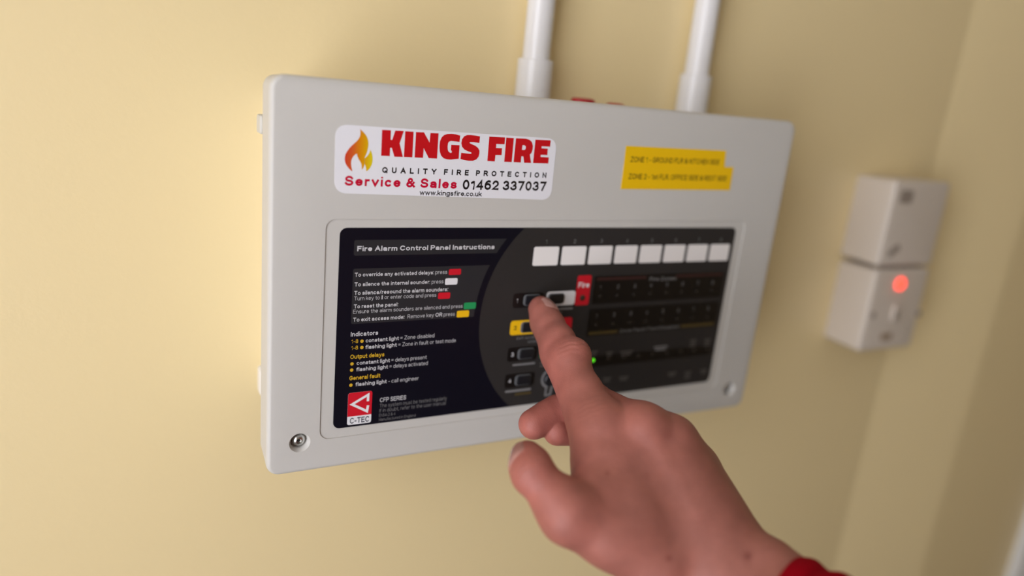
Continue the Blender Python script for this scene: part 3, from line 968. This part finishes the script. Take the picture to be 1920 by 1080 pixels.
    FI = finger([P['ix0'] + dn * .002, lerp(P['ix0'], P['ix1'], .5) , P['ix1'], lerp(P['ix1'], P['ix2'], .5), P['ix2'], lerp(P['ix2'], P['ix3'], .6), P['ix3']],
                [.0132, .0113, .0112, .0102, .0088, .0079, .0067], .004,
                [(r1, J(1071, 676, .446), .0096, .0100, .006), (J(1009, 581, .4865), J(1019, 608, .481), .0062, .0074, .004), (J(1019, 608, .481), J(1046, 668, .460), .0076, .0096, .005), (J(1044, 665, .460), J(1090, 765, .430), .0090, .0110, .006)])
    out = np.minimum(out, smin(D, FI, .011))
    FM = finger([P['md0'], P['md1'], P['md2'], P['md3']], [.0115, .0110, .0105, .0086], .004, [(lerp(P['md2'], P['md3'], .5), P['md3'], .0098, .0085, .004)])
    out = np.minimum(out, smin(D, FM, .008))
    FR = finger([P['rg0'], P['rg1'], P['rg2'], P['rg3']], [.0108, .0105, .0100, .0088], .004)
    out = np.minimum(out, smin(D, FR, .008))
    FL = finger([P['lt0'], P['lt1'], P['lt2'], P['lt3']], [.0095, .0092, .0084, .0075], .004)
    out = np.minimum(out, smin(D, FL, .008))
    FT = finger([P['th1'], lerp(P['th1'], P['th2'], .5), P['th2'], lerp(P['th2'], P['th3'], .5), P['th3']], [.0116, .0104, .0110, .0102, .0082], .004)
    out = np.minimum(out, smin(D, FT, .009))
    return out, h, lo

def surface_nets(D, h, org):
    S = D < 0
    c = np.zeros(np.array(D.shape) - 1, np.uint8)
    for a in (0, 1):
        for b in (0, 1):
            for e in (0, 1):
                c += S[a:S.shape[0] - 1 + a, b:S.shape[1] - 1 + b, e:S.shape[2] - 1 + e]
    act = (c > 0) & (c < 8)
    idx = np.full(act.shape, -1, np.int64)
    ijk = np.argwhere(act)
    idx[act] = np.arange(len(ijk))
    pos = np.zeros((len(ijk), 3)); cnt = np.zeros(len(ijk))
    cor = [np.array(x) for x in ((0,0,0),(1,0,0),(0,1,0),(0,0,1),(1,1,0),(1,0,1),(0,1,1),(1,1,1))]
    for i in range(8):
        for j in range(i + 1, 8):
            if abs(cor[i] - cor[j]).sum() != 1:
                continue
            a = D[tuple((ijk + cor[i]).T)]; b = D[tuple((ijk + cor[j]).T)]
            mk = (a < 0) != (b < 0)
            t = np.where(mk, a / np.where(mk, a - b, 1), 0)
            pos += np.where(mk[:, None], cor[i] + t[:, None] * (cor[j] - cor[i]), 0)
            cnt += mk
    V = org + h * (ijk + pos / cnt[:, None])
    F = []
    for ax_ in range(3):
        o1, o2 = [(1, 2), (2, 0), (0, 1)][ax_]
        s0 = [slice(None)] * 3; s1 = [slice(None)] * 3
        s0[ax_] = slice(0, -1); s1[ax_] = slice(1, None)
        A, B = S[tuple(s0)], S[tuple(s1)]
        e = np.argwhere(A != B)
        ok = (e[:, o1] > 0) & (e[:, o2] > 0) & (e[:, o1] < act.shape[o1]) & (e[:, o2] < act.shape[o2])
        e = e[ok]
        fl_ = A[tuple(e.T)]
        d1 = np.zeros(3, int); d1[o1] = 1
        d2 = np.zeros(3, int); d2[o2] = 1
        q = np.stack([idx[tuple((e - x).T)] for x in (0 * d1, d1, d1 + d2, d2)], 1)
        q[~fl_] = q[~fl_][:, ::-1]
        F.append(q)
    F = np.concatenate(F)
    return V, F[(F >= 0).all(1)]

#HANDMESH
def skin_mat():
    S = mat('skin', (0.5, 0.25, 0.2), 0.52, spec=0.35)
    nt = S.node_tree
    b = nt.nodes['Principled BSDF']
    at = nt.nodes.new('ShaderNodeAttribute')
    at.attribute_name = 'tone'
    tc = nt.nodes.new('ShaderNodeTexCoord')
    n1 = nt.nodes.new('ShaderNodeTexNoise')
    n1.inputs['Scale'].default_value = 95
    n1.inputs['Detail'].default_value = 5
    nt.links.new(tc.outputs['Object'], n1.inputs['Vector'])
    rp = nt.nodes.new('ShaderNodeMapRange')
    rp.inputs[1].default_value = 0.3
    rp.inputs[2].default_value = 0.7
    rp.inputs[3].default_value = 0.90
    rp.inputs[4].default_value = 1.10
    nt.links.new(n1.outputs['Fac'], rp.inputs[0])
    mx = nt.nodes.new('ShaderNodeVectorMath')
    mx.operation = 'SCALE'
    nt.links.new(at.outputs['Color'], mx.inputs[0])
    nt.links.new(rp.outputs[0], mx.inputs['Scale'])
    nt.links.new(mx.outputs[0], b.inputs['Base Color'])
    b.inputs['Subsurface Weight'].default_value = 0.12
    b.inputs['Subsurface Radius'].default_value = (1.0, 0.35, 0.2)
    b.inputs['Subsurface Scale'].default_value = 0.004
    v = nt.nodes.new('ShaderNodeTexVoronoi')
    v.inputs['Scale'].default_value = 1300
    nt.links.new(tc.outputs['Object'], v.inputs['Vector'])
    n2 = nt.nodes.new('ShaderNodeTexNoise')
    n2.inputs['Scale'].default_value = 420
    n2.inputs['Detail'].default_value = 4
    nt.links.new(tc.outputs['Object'], n2.inputs['Vector'])
    ad = nt.nodes.new('ShaderNodeMath')
    ad.operation = 'ADD'
    nt.links.new(v.outputs['Distance'], ad.inputs[0])
    nt.links.new(n2.outputs['Fac'], ad.inputs[1])
    bp = nt.nodes.new('ShaderNodeBump')
    bp.inputs['Strength'].default_value = 0.13
    bp.inputs['Distance'].default_value = 0.0006
    nt.links.new(ad.outputs[0], bp.inputs['Height'])
    nt.links.new(bp.outputs['Normal'], b.inputs['Normal'])
    return S

def nrm(v): return v / np.linalg.norm(v)

def make_hand():
    D, h, lo_ = hand_field()
    V, F = surface_nets(D, h, lo_)
    # smooth the net a little
    def laplace(V, k=0.5):
        A = np.zeros_like(V); c = np.zeros(len(V))
        for i in range(4):
            for j in (1, 3):
                np.add.at(A, F[:, i], V[F[:, (i + j) % 4]]); np.add.at(c, F[:, i], 1)
        c[c == 0] = 1
        return V + k * (A / c[:, None] - V)
    V = laplace(laplace(V)); 
    n = np.cross(V[F[:, 2]] - V[F[:, 0]], V[F[:, 3]] - V[F[:, 1]])
    N = np.zeros_like(V)
    for i in range(4):
        np.add.at(N, F[:, i], n)
    N /= np.linalg.norm(N, axis=1)[:, None] + 1e-12
    # ---- skin folds over the joints
    disp = np.zeros(len(V))
    def folds(c, axis, offs, depth, sig, reach, facing, bend=0.0):
        q = V - c
        s = q @ axis
        r = np.linalg.norm(q, axis=1)
        side = np.linalg.norm(np.cross(q, axis), axis=1)
        m_ = np.clip((N @ facing - 0.05) / 0.5, 0, 1) * np.clip((reach - r) / (reach * 0.35), 0, 1)
        w = np.cross(axis, facing)
        t = q @ nrm(w)
        wob = 0.0004 * np.sin(t * 900 + 1.3) + bend * t * t
        for o, d in offs:
            disp[:] -= depth * d * m_ * np.exp(-((s - o - wob) ** 2) / (2 * sig ** 2))
    P = HJ
    cam_d = np.array([0.25, -0.1, -1.0]); cam_d = nrm(cam_d)
    ax1 = nrm(nrm(P['ix1'] - P['ix0']) + nrm(P['ix2'] - P['ix1']))
    folds(P['ix1'] + np.array([.002, -.001, -.004]), ax1, [(.0005, 1.0), (-.0026, .8), (.0042, .55), (-.0058, .4), (.0072, .3)], .00034, .00055, .017, nrm(np.array([.6, -.25, -.75])), 25.0)
    ax2 = nrm(P['ix3'] - P['ix1'])
    folds(P['ix2'], ax2, [(.0, 1.0), (.0019, .7), (-.0021, .6)], .00022, .0005, .012, nrm(np.array([.6, -.25, -.75])), 20.0)
    ax3 = nrm(P['ix1'] - P['ix0'])
    folds(P['ix0'], ax3, [(.004, .6), (.0075, .8), (.0105, .6), (.0145, .5), (.001, .4)], .00022, .0006, .026, nrm(np.array([.2, -.1, -1.0])), 9.0)
    axt = nrm(P['th3'] - P['th1'])
    folds(P['th2'], axt, [(.0, 1.0), (.0026, .8), (-.0028, .7), (.0052, .4)], .00028, .0006, .017, nrm(np.array([-.5, -.3, -.8])), 12.0)
    V = V + N * disp[:, None]
    # ---- skin tone: redder over joints and tips, paler in the creases, a few moles
    base = np.array([0.298, 0.108, 0.080])
    red = np.zeros(len(V))
    for key, r, a in (('ix1', .016, .9), ('ix3', .016, .5), ('th2', .016, .5), ('th3', .016, .7), ('md0', .016, .45), ('ix0', .018, .35), ('md3', .02, .8), ('rg3', .02, .8), ('md2', .02, .5), ('th1', .02, .35)):
        d2 = ((V - P[key]) ** 2).sum(1)
        red += a * np.exp(-d2 / (2 * r * r))
    red = np.clip(red, 0, 1)[:, None]
    tone = base * (1 - red) + np.array([0.36, 0.115, 0.088]) * red
    u = V[:, 0] / V[:, 2] * FPX + 960; v = V[:, 1] / V[:, 2] * FPX + 540
    for mu, mv, r, a in ((1254, 1047, 4.5, .45), (1402, 1043, 6.0, .5), (1139, 887, 3.5, .3), (1252, 815, 9, .22), (1213, 891, 5, .12), (1320, 978, 14, .12)):
        k = a * np.exp(-((u - mu) ** 2 + (v - mv) ** 2) / (2 * r * r)) * (N[:, 2] < -0.2)
        tone = tone * (1 - k[:, None] * np.array([.75, 1, 1]))
    Wv = cam2world(V)
    me = bpy.data.meshes.new('person')
    me.from_pydata(Wv.tolist(), [], F.tolist())
    ca = me.color_attributes.new('tone', 'FLOAT_COLOR', 'POINT')
    ca.data.foreach_set('color', np.concatenate([tone, np.ones((len(V), 1))], 1).astype(np.float32).ravel())
    me.update()
    bmq = bmesh.new()
    bmq.from_mesh(me)
    bmesh.ops.recalc_face_normals(bmq, faces=bmq.faces)
    bmq.to_mesh(me)
    bmq.free()
    o = new_obj('person', me, skin_mat(), None, True)
    o['label'] = 'right hand in a red sleeve pressing a panel button with its index finger'
    o['category'] = 'person'
    # ---- nails
    bvh = BVHTree.FromPolygons(V.tolist(), F.tolist())
    NAIL = mat('fingernail', (0.40, 0.20, 0.165), 0.24, spec=0.5, coat=0.2)
    def nail(c, axis, out, wid, ln_, tipover=0.0008):
        axis = nrm(axis); out = nrm(out - axis * (out @ axis)); side = np.cross(axis, out)
        nu, nv = 14, 18
        top, bot = [], []
        for j in range(nv + 1):
            vv = -1 + 2 * j / nv
            for i in range(nu + 1):
                uu = -1 + 2 * i / nu
                # square grid -> rounded outline
                ex = 1.0 - 0.16 * max(0, vv) ** 4 - 0.30 * max(0, -vv) ** 5
                lenk = 1.0 - (0.16 if vv > 0 else 0.22) * abs(uu) ** 2.5
                ph = uu * wid * ex
                rd = out * math.cos(ph) + side * math.sin(ph)
                p = c + axis * (vv * ln_ / 2 * lenk)
                hit, nr, _, dd = bvh.ray_cast(Vector(p), Vector(rd), 0.03)     # from inside the finger outwards
                if hit is None:
                    hit = Vector(p + rd * 0.006)
                e = 1 - max(abs(uu), abs(vv)) ** 8
                hgt = 0.0007 * e + (tipover * max(0, vv - .7) / .3 if vv > .7 else 0) - 0.00012
                q = np.array(hit) + rd * hgt
                top.append(q)
        Vn = np.array(top)
        # smooth the plate
        G = Vn.reshape(nv + 1, nu + 1, 3)
        for _ in range(4):
            G2 = G.copy()
            G2[1:-1, 1:-1] = (G[:-2, 1:-1] + G[2:, 1:-1] + G[1:-1, :-2] + G[1:-1, 2:] + 2 * G[1:-1, 1:-1]) / 6
            G = G2
        Vt = G.reshape(-1, 3)
        Vb = Vt - out * 0.0006
        k = len(Vt)
        Fq = []
        for j in range(nv):
            for i in range(nu):
                a = j * (nu + 1) + i
                Fq.append((a, a + 1, a + nu + 2, a + nu + 1))
                Fq.append((k + a, k + a + nu + 1, k + a + nu + 2, k + a + 1))
        ring = [i for i in range(nu + 1)] + [(j + 1) * (nu + 1) + nu for j in range(nv)] + [nv * (nu + 1) + i for i in range(nu - 1, -1, -1)] + [j * (nu + 1) for j in range(nv - 1, 0, -1)]
        for a, b_ in zip(ring, ring[1:] + ring[:1]):
            Fq.append((a, k + a, k + b_, b_))
        me_ = bpy.data.meshes.new('fingernail')
        me_.from_pydata(cam2world(np.concatenate([Vt, Vb])).tolist(), [], Fq)
        bq = bmesh.new(); bq.from_mesh(me_); bmesh.ops.recalc_face_normals(bq, faces=bq.faces); bq.to_mesh(me_); bq.free()
        return new_obj('fingernail', me_, NAIL, o, True)
    nail(J(1019, 586, .4815), P['ix3'] - P['ix2'], np.array([.80, -.38, -.52]), 0.92, .0120)
    nail(J(991, 864, .389), P['th3'] - P['th2'], np.array([-.74, -.15, -.64]), 0.95, .0145)
    # ---- sleeve
    path = [J(1456, 1156, .361), P['fa1'] * 0.55 + J(1456, 1156, .361) * .45, P['fa1'], P['fa2'], P['fa1'] + nrm(P['fa2'] - P['fa1']) * .235]
    path += [path[-1] + np.array([.03, .06, -.03]), path[-1] + np.array([.05, .22, -.06])]
    path = [np.asarray(p) for p in path]
    seg = np.cumsum([0] + [np.linalg.norm(b - a) for a, b in zip(path[:-1], path[1:])])
    ns, na = 90, 64
    rings_o, rings_i = [], []
    ups = np.array([0.3, -1.0, 0.2])
    for i in range(ns):
        s = seg[-1] * (i / (ns - 1)) ** 1.6
        k = min(np.searchsorted(seg, s, 'right') - 1, len(path) - 2)
        t = (s - seg[k]) / (seg[k + 1] - seg[k])
        c = path[k] + (path[k + 1] - path[k]) * t
        tp = lambda q: path[min(q + 1, len(path) - 1)] - path[min(q, len(path) - 2)]
        d = nrm(nrm(tp(k)) * (1 - t) + nrm(tp(min(k + 1, len(path) - 2))) * t)
        e1 = nrm(np.cross(d, ups)); e2 = np.cross(d, e1)
        r0 = 0.0312 + 0.026 * min(1, s / 0.20)
        ro, ri = [], []
        for a in range(na):
            th = 2 * math.pi * a / na
            w = 0.0010 * math.sin(s * 420 + 1.7 * math.sin(th * 2 + .6) + 2.0 * math.cos(th)) * min(1, s / .012) + 0.0010 * math.sin(th * 3 + s * 60)
            hem = 0.0014 * math.exp(-((s - 0.004) / 0.004) ** 2)
            r = r0 + w + hem
            p = c + (e1 * math.cos(th) * 1.0 + e2 * math.sin(th) * 0.97) * r
            ro.append(p); ri.append(c + (e1 * math.cos(th) + e2 * math.sin(th) * 0.97) * (r - 0.0024))
        rings_o.append(ro); rings_i.append(ri)
    allr = [rings_i[10 - i] for i in range(10)] + [[(np.array(a) + np.array(b)) / 2 - nrm(path[1] - path[0]) * .0012 for a, b in zip(rings_i[0], rings_o[0])]] + rings_o
    allr = [[Vector(q) for q in cam2world(np.array(r))] for r in allr]
    sl = loft('sleeve', allr, mat('red_fleece', (0.27, 0.0004, 0.0065), 0.95, spec=0.08, bump=(1500, 0.5, 3), var=(120, 0.12)), o, True, cap0=False)
    sl['label'] = 'red fleece sleeve cuff'
    sl.data.polygons.foreach_set('use_smooth', [True] * len(sl.data.polygons))
    return o
make_hand()
